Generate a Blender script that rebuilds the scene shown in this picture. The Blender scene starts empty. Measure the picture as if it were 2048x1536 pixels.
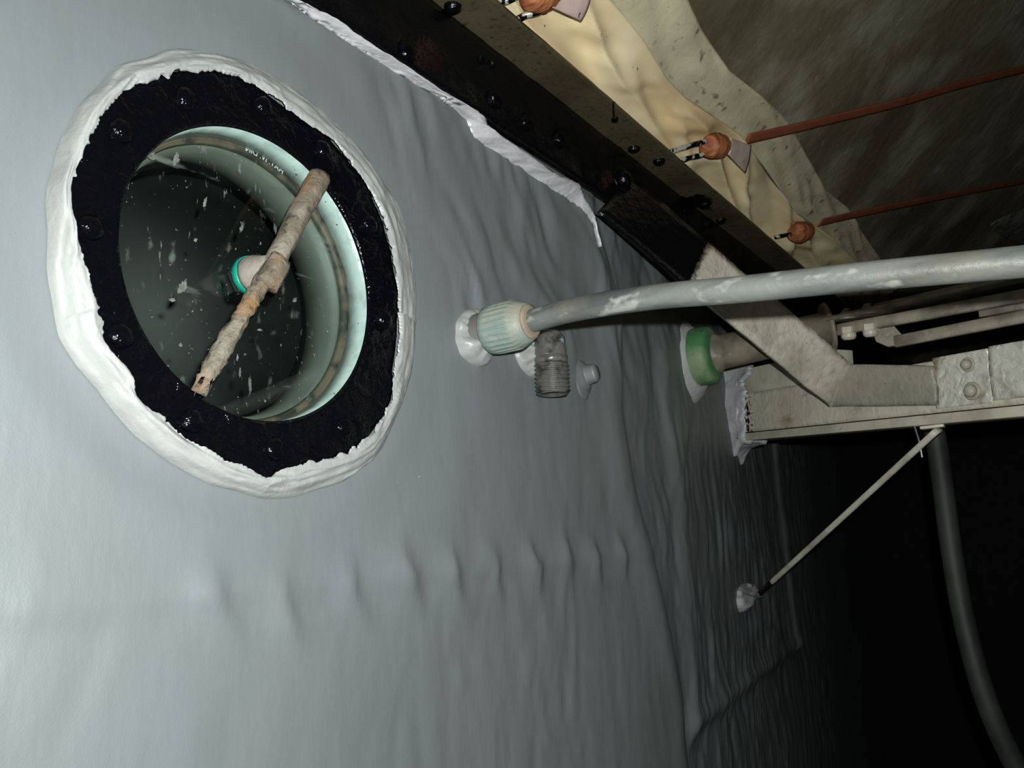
import bpy, bmesh, math, random
import numpy as np
from mathutils import Vector, Matrix

# ------------------------------------------------------------------ camera
# World frame: X = out of the painted wall, Y = along the wall into the tank, Z = up.
F = 1650.0
CAM = np.array([0.518, -0.411, 1.171])
E_X = np.array([.818, -.554, .154]); E_X /= np.linalg.norm(E_X)      # wall axes seen in camera axes (right, forward, up)
E_Y = np.array([.573, .809, -.136]); E_Y -= E_X * (E_Y @ E_X); E_Y /= np.linalg.norm(E_Y)
E_Z = np.cross(E_X, E_Y)
W = np.stack([E_X, E_Y, E_Z])                                        # camera axes -> world
RIGHT, FWD, UP = W[:, 0], W[:, 1], W[:, 2]
cam_d = bpy.data.cameras.new('camera'); cam = bpy.data.objects.new('camera', cam_d)
bpy.context.scene.collection.objects.link(cam)
cam_d.sensor_width = 36; cam_d.lens = F / 2048 * 36; cam_d.clip_start = .01
m = Matrix(((RIGHT[0], UP[0], -FWD[0], CAM[0]), (RIGHT[1], UP[1], -FWD[1], CAM[1]), (RIGHT[2], UP[2], -FWD[2], CAM[2]), (0, 0, 0, 1)))
cam.matrix_world = m
sc = bpy.context.scene; sc.camera = cam
sc.view_settings.view_transform = 'Standard'; sc.view_settings.look = 'None'
sc.view_settings.gamma = 1; sc.view_settings.use_curve_mapping = False
sc.view_settings.exposure = 0.0
world = bpy.data.worlds.new('dark_tank'); sc.world = world; world.use_nodes = True
world.node_tree.nodes['Background'].inputs[0].default_value = (.6, .7, .75, 1)
world.node_tree.nodes['Background'].inputs[1].default_value = 0.002
# the camera's flash: the only lamp in the tank
fl = bpy.data.lights.new('camera_flash', 'SPOT'); fl.energy = 46; fl.color = (.95, 1.0, .975)
fl.spot_size = math.radians(179); fl.spot_blend = 1.0; fl.shadow_soft_size = .006
flo = bpy.data.objects.new('camera_flash', fl); sc.collection.objects.link(flo)
FL = CAM + RIGHT * .024 + UP * .035 - FWD * .0
aim = CAM + .7 * W @ np.array([(800 - 1024) / F, 1, -(780 - 768) / F])
flo.location = FL; flo.rotation_euler = Vector(aim - FL).to_track_quat('-Z', 'Y').to_euler()

C = sc.collection
rng = np.random.default_rng(7); random.seed(7)

# ------------------------------------------------------------------ rays on real surfaces
def ray(px, py): return W @ np.array([(px - 1024) / F, 1.0, -(py - 768) / F])
def on_x(px, py, X=0.0):
    r = ray(px, py); return CAM + r * (X - CAM[0]) / r[0]
def on_y(px, py, Y):
    r = ray(px, py); return CAM + r * (Y - CAM[1]) / r[1]
def on_z(px, py, Z):
    r = ray(px, py); return CAM + r * (Z - CAM[2]) / r[2]
def at_d(px, py, d): return CAM + ray(px, py) * d
YC = 0.66; BEND = math.tan(math.radians(8.5))
def wall_x(Y): return -BEND * np.log1p(np.exp((np.asarray(Y, float) - YC) / .02)) * .02
def on_wall(px, py, off=0.0):
    X = 0.0
    for _ in range(40):
        p = on_x(px, py, X + off); X = float(wall_x(min(p[1], 6.0))) * .7 + X * .3
    return on_x(px, py, X + off)
CA = math.tan(math.radians(38)); CZ = 1.793
CN = np.array([math.sin(math.radians(38)), 0, -math.cos(math.radians(38))])   # ceiling normal, facing down
def on_ceil(px, py, off=0.0):
    r = ray(px, py); p0 = np.array([0, 0, CZ]) + CN * off
    return CAM + r * ((p0 - CAM) @ CN) / (r @ CN)

# ------------------------------------------------------------------ noise
_G = {}
def vnoise(x, y, seed=0):
    x = np.asarray(x, float); y = np.asarray(y, float)
    if seed not in _G: _G[seed] = np.random.default_rng(1000 + seed).uniform(-1, 1, (256, 256))
    g = _G[seed]
    xi = np.floor(x).astype(int); yi = np.floor(y).astype(int); fx = x - xi; fy = y - yi
    fx = fx * fx * (3 - 2 * fx); fy = fy * fy * (3 - 2 * fy)
    a = g[xi % 256, yi % 256]; b = g[(xi + 1) % 256, yi % 256]; c = g[xi % 256, (yi + 1) % 256]; d = g[(xi + 1) % 256, (yi + 1) % 256]
    return (a * (1 - fx) + b * fx) * (1 - fy) + (c * (1 - fx) + d * fx) * fy
def fbm(x, y, seed=0, o=3):
    return sum(vnoise(np.asarray(x) * 2 ** k, np.asarray(y) * 2 ** k, seed + k) * .5 ** k for k in range(o))
def sstep(a, b, x):
    t = np.clip((np.asarray(x, float) - a) / (b - a), 0, 1); return t * t * (3 - 2 * t)

# ------------------------------------------------------------------ materials
TRIM = dict.fromkeys(['grey_rubber_paint', 'white_sealant', 'lilac_white_sealant', 'pale_green_rim', 'rusty_pipe_metal', 'dusty_plastic', 'teal_seal', 'grey_green_liner', 'grey_white_plastic_pipe', 'pale_green_plastic', 'dusty_ochre_lip', 'pale_green_collar'], .80)
TRIM['white_sealant'] = .64; TRIM['grey_white_plastic_pipe'] = .68
def mat(name, col, rough=.5, metal=0.0, spec=.5, coat=0.0, layers=(), bump=(), trans=None):
    mt = bpy.data.materials.new(name); mt.use_nodes = True; nt = mt.node_tree; N = nt.nodes; L = nt.links
    b = N['Principled BSDF']
    tk = TRIM.get(name, 1.0); col = tuple(c * tk for c in col); layers = [dict(l, c=tuple(c * tk for c in l['c'])) for l in layers]
    b.inputs['Roughness'].default_value = rough; b.inputs['Metallic'].default_value = metal
    b.inputs['Specular IOR Level'].default_value = spec; b.inputs['Coat Weight'].default_value = coat
    b.inputs['Coat Roughness'].default_value = .12
    tc = N.new('ShaderNodeTexCoord')
    def noise(s, d=4.0, src='Object', kind='noise', off=(0, 0, 0), dist=0.0):
        mp = N.new('ShaderNodeMapping'); L.new(tc.outputs[src], mp.inputs[0])
        mp.inputs['Scale'].default_value = s if isinstance(s, (tuple, list)) else (s, s, s)
        mp.inputs['Location'].default_value = off
        if kind == 'noise':
            n = N.new('ShaderNodeTexNoise'); n.inputs['Scale'].default_value = 1; n.inputs['Detail'].default_value = d
            n.inputs['Distortion'].default_value = dist
            L.new(mp.outputs[0], n.inputs['Vector']); return n.outputs[0]
        n = N.new('ShaderNodeTexVoronoi'); n.inputs['Scale'].default_value = 1
        L.new(mp.outputs[0], n.inputs['Vector']); return n.outputs[0]
    cur = None
    rcur = None
    for ly in layers:
        if ly.get('uv') is not None:                       # paint boundary at a place along the part, with a ragged edge
            sp = N.new('ShaderNodeSeparateXYZ'); L.new(tc.outputs['UV'], sp.inputs[0])
            nz = noise(ly.get('s', 60), ly.get('d', 3.0), 'Object', off=ly.get('off', (0, 0, 0)))
            ma = N.new('ShaderNodeMath'); ma.operation = 'MULTIPLY_ADD'
            L.new(nz, ma.inputs[0]); ma.inputs[1].default_value = ly.get('amp', .05); L.new(sp.outputs[0], ma.inputs[2])
            v = ma.outputs[0]; lo, hi = ly['uv']
        else:
            v = noise(ly['s'], ly.get('d', 4.0), 'Object', ly.get('kind', 'noise'), ly.get('off', (0, 0, 0)), ly.get('dist', 0.0)); lo, hi = ly['lo'], ly['hi']
        mr = N.new('ShaderNodeMapRange'); L.new(v, mr.inputs[0]); mr.inputs[1].default_value = lo; mr.inputs[2].default_value = hi
        mr.inputs[3].default_value = 0; mr.inputs[4].default_value = ly.get('w', 1.0)
        if lo > hi:
            mr.inputs[1].default_value = hi; mr.inputs[2].default_value = lo; mr.inputs[3].default_value = ly.get('w', 1.0); mr.inputs[4].default_value = 0
        mx = N.new('ShaderNodeMix'); mx.data_type = 'RGBA'; L.new(mr.outputs[0], mx.inputs[0])
        if cur is None: mx.inputs[6].default_value = (*col, 1)
        else: L.new(cur, mx.inputs[6])
        mx.inputs[7].default_value = (*ly['c'], 1); cur = mx.outputs[2]
        if 'rough' in ly:
            mf = N.new('ShaderNodeMix'); mf.data_type = 'FLOAT'; L.new(mr.outputs[0], mf.inputs[0])
            if rcur is None: mf.inputs[2].default_value = rough
            else: L.new(rcur, mf.inputs[2])
            mf.inputs[3].default_value = ly['rough']; rcur = mf.outputs[0]
    if cur is None: b.inputs['Base Color'].default_value = (*col, 1)
    else: L.new(cur, b.inputs['Base Color'])
    if rcur is not None: L.new(rcur, b.inputs['Roughness'])
    nrm = None
    for bp in bump:
        h = noise(bp['s'], bp.get('d', 3.0), 'Object', bp.get('kind', 'noise'), dist=bp.get('dist', 0.0))
        if 'lo' in bp:
            mr = N.new('ShaderNodeMapRange'); L.new(h, mr.inputs[0]); mr.inputs[1].default_value = bp['lo']; mr.inputs[2].default_value = bp['hi']; h = mr.outputs[0]
        bn = N.new('ShaderNodeBump'); bn.inputs['Strength'].default_value = bp.get('st', 1.0); bn.inputs['Distance'].default_value = bp['h']
        L.new(h, bn.inputs['Height'])
        if nrm is not None: L.new(nrm, bn.inputs['Normal'])
        nrm = bn.outputs[0]
    if nrm is not None: L.new(nrm, b.inputs['Normal'])
    if trans is not None:                                   # a clear pane: see-through with a fresnel sheen, dust stays diffuse
        tr = N.new('ShaderNodeBsdfTransparent'); tr.inputs[0].default_value = (*trans['c'], 1)
        gl = N.new('ShaderNodeBsdfGlossy'); gl.inputs['Roughness'].default_value = .02
        lw = N.new('ShaderNodeLayerWeight'); lw.inputs[0].default_value = .5; pw = N.new('ShaderNodeMath'); pw.operation = 'POWER'; L.new(lw.outputs['Facing'], pw.inputs[0]); pw.inputs[1].default_value = 4.0
        fr = N.new('ShaderNodeMath'); fr.operation = 'MULTIPLY_ADD'; L.new(pw.outputs[0], fr.inputs[0]); fr.inputs[1].default_value = .8; fr.inputs[2].default_value = .035
        m1 = N.new('ShaderNodeMixShader'); L.new(fr.outputs[0], m1.inputs[0]); L.new(tr.outputs[0], m1.inputs[1]); L.new(gl.outputs[0], m1.inputs[2])
        prev = None
        for (s, lo, hi, w, off, dd) in trans['dust']:
            v = noise(s, dd, off=off)
            mr = N.new('ShaderNodeMapRange'); L.new(v, mr.inputs[0]); mr.inputs[1].default_value = lo; mr.inputs[2].default_value = hi; mr.inputs[4].default_value = w
            if prev is None: prev = mr.outputs[0]
            else:
                mm = N.new('ShaderNodeMath'); mm.operation = 'MAXIMUM'; L.new(prev, mm.inputs[0]); L.new(mr.outputs[0], mm.inputs[1]); prev = mm.outputs[0]
        m2 = N.new('ShaderNodeMixShader'); L.new(prev, m2.inputs[0]); L.new(m1.outputs[0], m2.inputs[1]); L.new(b.outputs[0], m2.inputs[2])
        L.new(m2.outputs[0], N['Material Output'].inputs[0])
    return mt

M = {}
M['wall'] = mat('grey_rubber_paint', (.181, .202, .201), .50, spec=.9, layers=[
    dict(c=(.204, .220, .231), s=2.5, lo=.35, hi=.65), dict(c=(.148, .168, .167), s=(6, 14, 5), lo=.55, hi=.75, w=.5),
    dict(c=(.75, .77, .76), s=(110, 110, 80), lo=.80, hi=.83, d=3.0), dict(c=(.7, .72, .72), s=(20, 90, 22), lo=.785, hi=.82, d=3.0, w=.7)],
    bump=[dict(s=(30, 34, 16), h=.0009, d=3.0), dict(s=(60, 120, 40), h=.0002, d=2.0), dict(s=700, h=.0001, d=2.0)])
M['black'] = mat('black_bitumen_paint', (.002, .002, .003), .11, spec=.25, bump=[dict(s=90, h=.0016, d=3.0), dict(s=300, h=.0010, d=3.0)])
M['blackbar'] = mat('black_bitumen_smooth', (.003, .003, .004), .17, spec=.25, bump=[dict(s=40, h=.0012, d=3.0), dict(s=260, h=.0006, d=2.0, lo=.55, hi=.8)])
M['white'] = mat('white_sealant', (.49, .50, .485), .38, layers=[dict(c=(.41, .42, .42), s=(30, 30, 30), lo=.5, hi=.75, w=.6)],
                 bump=[dict(s=40, h=.0014, d=4.0), dict(s=220, h=.0004, d=3.0)])
M['whitedim'] = mat('lilac_white_sealant', (.62, .60, .63), .3, layers=[dict(c=(.5, .5, .52), s=30, lo=.5, hi=.75, w=.6)], bump=[dict(s=60, h=.002, d=3.0)])
M['brown'] = mat('tar_stained_bar', (.078, .064, .036), .45, layers=[
    dict(c=(.02, .017, .012), s=(130, 130, 130), lo=.56, hi=.72, d=6.0, w=.8), dict(c=(.004, .004, .005), s=(20, 7, 20), lo=.63, hi=.67, d=4.0, rough=.2), dict(c=(.035, .024, .012), s=9, lo=.5, hi=.7, w=.8)],
    bump=[dict(s=120, h=.0008)])
M['rust'] = mat('rusty_pipe_metal', (.15, .12, .085), .75, layers=[
    dict(c=(.25, .222, .178), s=40, lo=.45, hi=.65), dict(c=(.30, .14, .045), s=22, lo=.52, hi=.7, w=.85, off=(3, 1, 2)), dict(c=(.05, .035, .025), s=90, lo=.60, hi=.70, w=.9)],
    bump=[dict(s=110, h=.003, d=5.0), dict(s=420, h=.0008)])
M['dustgrey'] = mat('dusty_plastic', (.30, .265, .225), .8, layers=[dict(c=(.2, .175, .15), s=80, lo=.45, hi=.7)], bump=[dict(s=200, h=.0008)])
M['teal'] = mat('teal_seal', (.0, .27, .185), .4, spec=.4)
M['chrome'] = mat('bare_nut_metal', (.55, .57, .56), .25, metal=1.0)
M['paleglass'] = mat('pale_green_rim', (.36, .48, .44), .3, layers=[
    dict(c=(.22, .29, .265), s=60, lo=.5, hi=.72, w=.7), dict(c=(.02, .02, .02), s=260, lo=.68, hi=.72)], bump=[dict(s=60, h=.001)])
M['gasket'] = mat('dark_brown_gasket', (.10, .075, .05), .6, layers=[dict(c=(.02, .017, .013), s=50, lo=.45, hi=.6)])
M['nozzle'] = mat('grey_green_liner', (.118, .128, .106), .6, layers=[dict(c=(.09, .10, .082), s=(14, 14, 14), lo=.4, hi=.65), dict(c=(.26, .28, .24), s=160, lo=.9, hi=.95)], bump=[dict(s=30, h=.0005)])
M['nozzledark'] = mat('unlit_space_black', (.005, .007, .0065), .6)  # near-black colour stands in for the unlit space behind the pane
M['glass'] = mat('dusty_glass', (.30, .34, .31), .8, trans=dict(c=(.93, .97, .95), dust=[
    (9, .40, .80, .013, (0, 0, 0), 5.0), ((60, 90, 45), .64, .78, .22, (1, 2, 3), 8.0), ((260, 200, 50), .70, .78, .5, (5, 1, 2), 3.0), ((260, 260, 260), .72, .76, .45, (0, 4, 0), 2.0), ((25, 14, 60), .66, .76, .2, (8, 2, 1), 5.0)]))
M['etch'] = mat('etched_letters', (.45, .52, .46), .8)
M['dustsmear'] = mat('dried_dust_smear', (.15, .16, .135), .9, layers=[dict(c=(.06, .068, .06), s=170, lo=.4, hi=.6)])
M['pipe'] = mat('grey_white_plastic_pipe', (.235, .245, .225), .5, layers=[
    dict(c=(.075, .085, .085), s=(9, 26, 40), lo=.42, hi=.64, d=5.0, w=.85), dict(c=(.5, .5, .46), s=(34, 60, 60), lo=.60, hi=.70, d=6.0, w=.8), dict(c=(.29, .25, .19), s=12, lo=.60, hi=.72, w=.4)], bump=[dict(s=150, h=.0006)])
M['nut'] = mat('pale_green_plastic', (.25, .315, .285), .6, layers=[dict(c=(.36, .33, .26), s=18, lo=.54, hi=.68, w=.9), dict(c=(.38, .40, .36), s=60, lo=.58, hi=.7, w=.7)], bump=[dict(s=140, h=.0008)])
M['ochre'] = mat('dusty_ochre_lip', (.35, .28, .195), .7, layers=[dict(c=(.25, .21, .165), s=60, lo=.45, hi=.65)])
M['stub'] = mat('grey_stub', (.10, .092, .085), .7)
M['darkmetal'] = mat('dark_weathered_metal', (.12, .117, .107), .34, metal=.2, layers=[
    dict(c=(.02, .02, .02), s=60, lo=.5, hi=.66, w=.9), dict(c=(.3, .31, .29), s=46, lo=.64, hi=.75, w=.7), dict(c=(.38, .45, .52), s=26, lo=.70, hi=.76)], bump=[dict(s=160, h=.0008)])
M['greencap'] = mat('pale_green_collar', (.27, .36, .20), .55, layers=[dict(c=(.055, .25, .09), s=(20, 14, 14), lo=.45, hi=.58, w=.85), dict(c=(.03, .09, .035), s=40, lo=.62, hi=.7, w=.7)], bump=[dict(s=90, h=.001)])
M['steel'] = mat('dirty_primer_steel', (.62, .58, .47), .42, layers=[
    dict(c=(.36, .33, .26), s=11, lo=.45, hi=.68, w=.8), dict(c=(.24, .12, .05), s=16, lo=.64, hi=.74, w=.6, off=(2, 5, 1)), dict(c=(.03, .028, .02), s=70, lo=.72, hi=.76)], bump=[dict(s=60, h=.0012, d=4.0)])
M['steeldk'] = mat('dusty_dark_steel', (.30, .262, .20), .5, layers=[dict(c=(.15, .13, .098), s=24, lo=.42, hi=.65), dict(c=(.38, .35, .29), s=70, lo=.64, hi=.74, w=.7)], bump=[dict(s=120, h=.0008)])
M['strap'] = mat('half_painted_strap', (.72, .66, .55), .42, layers=[
    dict(c=(.36, .34, .27), s=13, lo=.48, hi=.68, w=.75), dict(c=(.22, .2, .155), s=75, lo=.54, hi=.70, d=6.0, w=.3), dict(c=(.04, .035, .025), s=120, lo=.70, hi=.74, w=.9), dict(c=(.25, .235, .185), uv=(.72, .80), s=30, amp=.10, w=.75), dict(c=(.13, .115, .09), uv=(.262, .252), s=160, amp=.03), dict(c=(.004, .004, .005), uv=(.245, .241), s=160, amp=.02, rough=.2)],
    bump=[dict(s=90, h=.0022, d=5.0), dict(s=22, h=.002)])
M['silver'] = mat('crinkled_silver_paint', (.80, .77, .68), .3, metal=.25, layers=[dict(c=(.24, .15, .09), s=17, lo=.56, hi=.68, w=.85), dict(c=(.66, .65, .58), s=60, lo=.5, hi=.7, w=.5)], bump=[dict(s=70, h=.0035, d=2.5, dist=1.0)])
M['beamend'] = mat('beam_primer', (.68, .63, .51), .4, layers=[
    dict(c=(.44, .40, .32), s=9, lo=.45, hi=.7, w=.7), dict(c=(.26, .14, .06), s=(9, 9, 26), lo=.62, hi=.72, w=.7), dict(c=(.005, .005, .005), uv=(.110, .102), s=130, amp=.075, d=5.0), dict(c=(.74, .72, .74), uv=(.092, .088), s=110, amp=.07, d=5.0)],
    bump=[dict(s=60, h=.0026, d=4.0, dist=.6), dict(s=12, h=.004)])
M['rod'] = mat('half_painted_rod', (.62, .58, .48), .5, layers=[dict(c=(.28, .22, .15), s=20, lo=.5, hi=.68, w=.7), dict(c=(.004, .004, .005), uv=(.135, .13), s=120, amp=.03, rough=.22)], bump=[dict(s=120, h=.0008)])
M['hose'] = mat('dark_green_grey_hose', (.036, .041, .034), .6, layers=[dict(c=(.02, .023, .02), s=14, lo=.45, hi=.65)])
M['cream'] = mat('cream_membrane', (.88, .71, .43), .55, layers=[dict(c=(.74, .50, .24), s=(9, 6, 9), lo=.5, hi=.72, w=.75), dict(c=(.92, .82, .60), s=8, lo=.5, hi=.7, w=.6, off=(4, 2, 1)), dict(c=(.01, .01, .01), s=(110, 110, 110), lo=.755, hi=.77, d=2.0)], bump=[dict(s=30, h=.001)])
M['speck'] = mat('mould_speckled_tape', (.72, .645, .44), .6, layers=[dict(c=(.44, .39, .27), s=10, lo=.45, hi=.7, w=.7), dict(c=(.13, .125, .11), s=(42, 42, 42), lo=.62, hi=.70, w=.8, d=5.0), dict(c=(.02, .02, .02), s=330, lo=.69, hi=.72, w=.8)], bump=[dict(s=60, h=.0012)])
M['ceil'] = mat('dirty_concrete', (.19, .165, .10), .6, layers=[dict(c=(.40, .37, .28), s=8, lo=.48, hi=.70, d=8.0, w=.8), dict(c=(.085, .07, .038), s=3.2, lo=.48, hi=.66, w=.9, off=(1, 3, 2)), dict(c=(.38, .37, .32), s=46, lo=.66, hi=.76, d=6.0, w=.6)], bump=[dict(s=40, h=.003, d=6.0)])
M['orange'] = mat('orange_strap_webbing', (.30, .085, .042), .6, layers=[dict(c=(.22, .06, .032), s=30, lo=.45, hi=.7)], bump=[dict(s=(400, 400, 400), h=.0004)])
M['copper'] = mat('orange_wound_thread', (.48, .17, .065), .6, layers=[dict(c=(.25, .075, .03), s=(40, 160, 40), lo=.42, hi=.6)], bump=[dict(s=(60, 400, 60), h=.0015)])
M['pink'] = mat('pinkish_grey_tag', (.66, .49, .44), .6, layers=[dict(c=(.5, .37, .33), s=30, lo=.45, hi=.7), dict(c=(.01, .01, .02), s=70, lo=.69, hi=.72)], bump=[dict(s=80, h=.0005)])
M['wire'] = mat('tarred_zinc_wire', (.50, .50, .44), .35, metal=.3, layers=[dict(c=(.005, .005, .005), s=(70, 70, 70), lo=.47, hi=.5, rough=.15)])
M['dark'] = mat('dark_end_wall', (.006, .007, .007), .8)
M['grime'] = mat('grey_flap', (.24, .23, .21), .8, layers=[dict(c=(.1, .1, .085), s=30, lo=.4, hi=.6)])

# ------------------------------------------------------------------ object helpers
def wloc(o):
    v = np.zeros(3)
    while o is not None: v += np.array(o.location); o = o.parent
    return v
def link_mesh(name, V, Fs, material, parent=None, uv=None, smooth=True, origin=None):
    V = np.asarray(V, float)
    if parent is not None: org = wloc(parent); loc = (0, 0, 0)
    else:
        org = np.array(origin) if origin is not None else np.array([(V[:, 0].min() + V[:, 0].max()) / 2, (V[:, 1].min() + V[:, 1].max()) / 2, V[:, 2].min()]); loc = org
    me = bpy.data.meshes.new(name); me.from_pydata((V - org).tolist(), [], [list(map(int, f)) for f in Fs]); me.update()
    if uv is not None:
        ul = me.uv_layers.new(name='UVMap'); uv = np.asarray(uv, float)
        idx = np.zeros(len(me.loops), int); me.loops.foreach_get('vertex_index', idx)
        ul.data.foreach_set('uv', uv[idx].ravel())
    bm = bmesh.new(); bm.from_mesh(me); bmesh.ops.recalc_face_normals(bm, faces=bm.faces); bm.to_mesh(me); bm.free()
    if smooth: me.polygons.foreach_set('use_smooth', [True] * len(me.polygons)); 
    me.materials.append(material)
    if smooth == 'auto': me.set_sharp_from_angle(angle=math.radians(35))
    o = bpy.data.objects.new(name, me); C.objects.link(o); o.location = loc
    if parent is not None: o.parent = parent
    return o
def tag(o, label, cat, group=None):
    o['label'] = label; o['category'] = cat
    if group: o['group'] = group
    return o
def thing(name, label, cat, loc, group=None):
    o = bpy.data.objects.new(name, None); C.objects.link(o); o.location = loc; o.empty_display_size = .02
    return tag(o, label, cat, group)
def struct(o): o['kind'] = 'structure'; return o

def frame(d):
    d = np.asarray(d, float); d = d / np.linalg.norm(d)
    a = np.array([0, 0, 1.0]) if abs(d[2]) < .9 else np.array([0, 1.0, 0])
    u = np.cross(a, d); u /= np.linalg.norm(u); return d, u, np.cross(d, u)
def lathe(o, d, prof, seg=32, mod=None):
    """prof: (distance along d, radius); mod(theta, i) scales the radius"""
    d, u, v = frame(d); V = []; Fs = []; o = np.asarray(o, float)
    for i, (h, r) in enumerate(prof):
        for k in range(seg):
            t = 2 * math.pi * k / seg; rr = r * (mod(t, i) if mod else 1)
            V.append(o + d * h + (u * math.cos(t) + v * math.sin(t)) * rr)
    n = len(prof)
    for i in range(n - 1):
        for k in range(seg):
            k2 = (k + 1) % seg; Fs.append((i * seg + k, i * seg + k2, (i + 1) * seg + k2, (i + 1) * seg + k))
    if prof[0][1] > 1e-6: Fs.append([k for k in range(seg)][::-1])
    if prof[-1][1] > 1e-6: Fs.append([(n - 1) * seg + k for k in range(seg)])
    return V, Fs
def tube(path, rad, seg=20, noise=0.0, seed=0):
    P = np.asarray(path, float); n = len(P); rad = np.broadcast_to(np.asarray(rad, float), (n,))
    T = np.gradient(P, axis=0); T /= np.linalg.norm(T, axis=1)[:, None]
    _, u, _ = frame(T[0]); V = []; Fs = []; uv = []
    for i in range(n):
        u = u - T[i] * (u @ T[i]); u /= np.linalg.norm(u); w = np.cross(T[i], u)
        for k in range(seg):
            t = 2 * math.pi * k / seg; r = rad[i]
            if noise: r *= 1 + noise * float(vnoise(i * .7 + 3, k * .6, seed))
            V.append(P[i] + (u * math.cos(t) + w * math.sin(t)) * r); uv.append((i / (n - 1), k / seg))
    for i in range(n - 1):
        for k in range(seg):
            k2 = (k + 1) % seg; Fs.append((i * seg + k, i * seg + k2, (i + 1) * seg + k2, (i + 1) * seg + k))
    Fs.append([k for k in range(seg)][::-1]); Fs.append([(n - 1) * seg + k for k in range(seg)])
    return V, Fs, uv
def smooth_path(pts, n=40):
    P = np.asarray(pts, float); k = len(P); t = np.arange(k); out = []
    for s in np.linspace(0, k - 1, n):
        i = min(int(s), k - 2); f = s - i
        p0 = P[max(i - 1, 0)]; p1 = P[i]; p2 = P[i + 1]; p3 = P[min(i + 2, k - 1)]
        out.append(.5 * (2 * p1 + (p2 - p0) * f + (2 * p0 - 5 * p1 + 4 * p2 - p3) * f * f + (3 * p1 - p0 - 3 * p2 + p3) * f ** 3))
    return np.array(out)
def slab(G, nrm, th, back=None):
    """closed slab: grid G (n,m,3) is the seen face, thickness th behind it against nrm"""
    G = np.asarray(G, float); n, m_, _ = G.shape; nrm = np.asarray(nrm, float)
    B = G - nrm * th if back is None else np.asarray(back, float); V = np.concatenate([G.reshape(-1, 3), B.reshape(-1, 3)]); o = n * m_; Fs = []
    for i in range(n - 1):
        for j in range(m_ - 1):
            a = i * m_ + j; q = (a, a + 1, a + m_ + 1, a + m_); Fs.append(q); Fs.append(tuple(x + o for x in q[::-1]))
    ring = [j for j in range(m_)] + [i * m_ + m_ - 1 for i in range(1, n)] + [(n - 1) * m_ + j for j in range(m_ - 2, -1, -1)] + [i * m_ for i in range(n - 2, 0, -1)]
    for a, b in zip(ring, ring[1:] + ring[:1]): Fs.append((a, b, b + o, a + o))
    uv = [(i / (n - 1), j / (m_ - 1)) for i in range(n) for j in range(m_)] * 2
    return V, Fs, uv
def box(lo, hi, bev=0.0, n=1):
    lo = np.asarray(lo, float); hi = np.asarray(hi, float)
    bm = bmesh.new(); bmesh.ops.create_cube(bm, size=1)
    for v in bm.verts: v.co = Vector((lo + hi) / 2 + np.array(v.co) * (hi - lo))
    if bev: bmesh.ops.bevel(bm, geom=bm.edges[:], offset=bev, segments=2, affect='EDGES', profile=.5)
    V = [tuple(v.co) for v in bm.verts]; bm.verts.index_update(); Fs = [[v.index for v in f.verts] for f in bm.faces]; bm.free(); return V, Fs
def join(*parts):
    V = []; Fs = []; U = []; hasuv = True
    for p in parts:
        o = len(V); V += [tuple(x) for x in p[0]]; Fs += [[i + o for i in f] for f in p[1]]
        if len(p) > 2: U += list(p[2])
        else: hasuv = False
    return (V, Fs, U) if hasuv else (V, Fs)
def rect_bar(p0, p1, up, w, h, n=12, jit=0.0, bev=.0015, seed=0):
    """flat bar from p0 to p1: width w along 'up', thickness h; rounded-corner section, UV runs along it"""
    p0 = np.asarray(p0, float); p1 = np.asarray(p1, float); d = (p1 - p0) / np.linalg.norm(p1 - p0)
    up = np.asarray(up, float); up = up - d * (up @ d); up /= np.linalg.norm(up); s = np.cross(d, up)
    sec = [(w / 2 - bev, h / 2), (w / 2, h / 2 - bev), (w / 2, -h / 2 + bev), (w / 2 - bev, -h / 2), (-w / 2 + bev, -h / 2), (-w / 2, -h / 2 + bev), (-w / 2, h / 2 - bev), (-w / 2 + bev, h / 2)]
    V = []; Fs = []; uv = []; k = len(sec)
    for i in range(n):
        t = i / (n - 1); c = p0 + (p1 - p0) * t
        for j, (a, b) in enumerate(sec):
            V.append(c + up * (a + jit * float(vnoise(i * .9, j * .5, seed))) + s * b); uv.append((t, j / k))
    for i in range(n - 1):
        for j in range(k):
            j2 = (j + 1) % k; Fs.append((i * k + j, i * k + j2, (i + 1) * k + j2, (i + 1) * k + j))
    Fs.append(list(range(k))[::-1]); Fs.append([(n - 1) * k + j for j in range(k)])
    return V, Fs, uv
def hexprof(o, d, r, h, dome=0.0):
    prof = [(0, r * .97), (h * .12, r), (h * .85, r), (h, r * .88)]
    return lathe(o, d, prof, 6)
def dome(o, d, r, h, seg=20, seed=0):
    prof = [(h * math.sin(a), r * math.cos(a)) for a in np.linspace(0, math.pi / 2 * .98, 7)]
    prof = [(-.002, r * 1.02)] + prof
    return lathe(o, d, prof, seg, lambda t, i: 1 + .12 * float(vnoise(2 * math.cos(t) + 5 + seed, 2 * math.sin(t) + i * .4, seed)))

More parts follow.
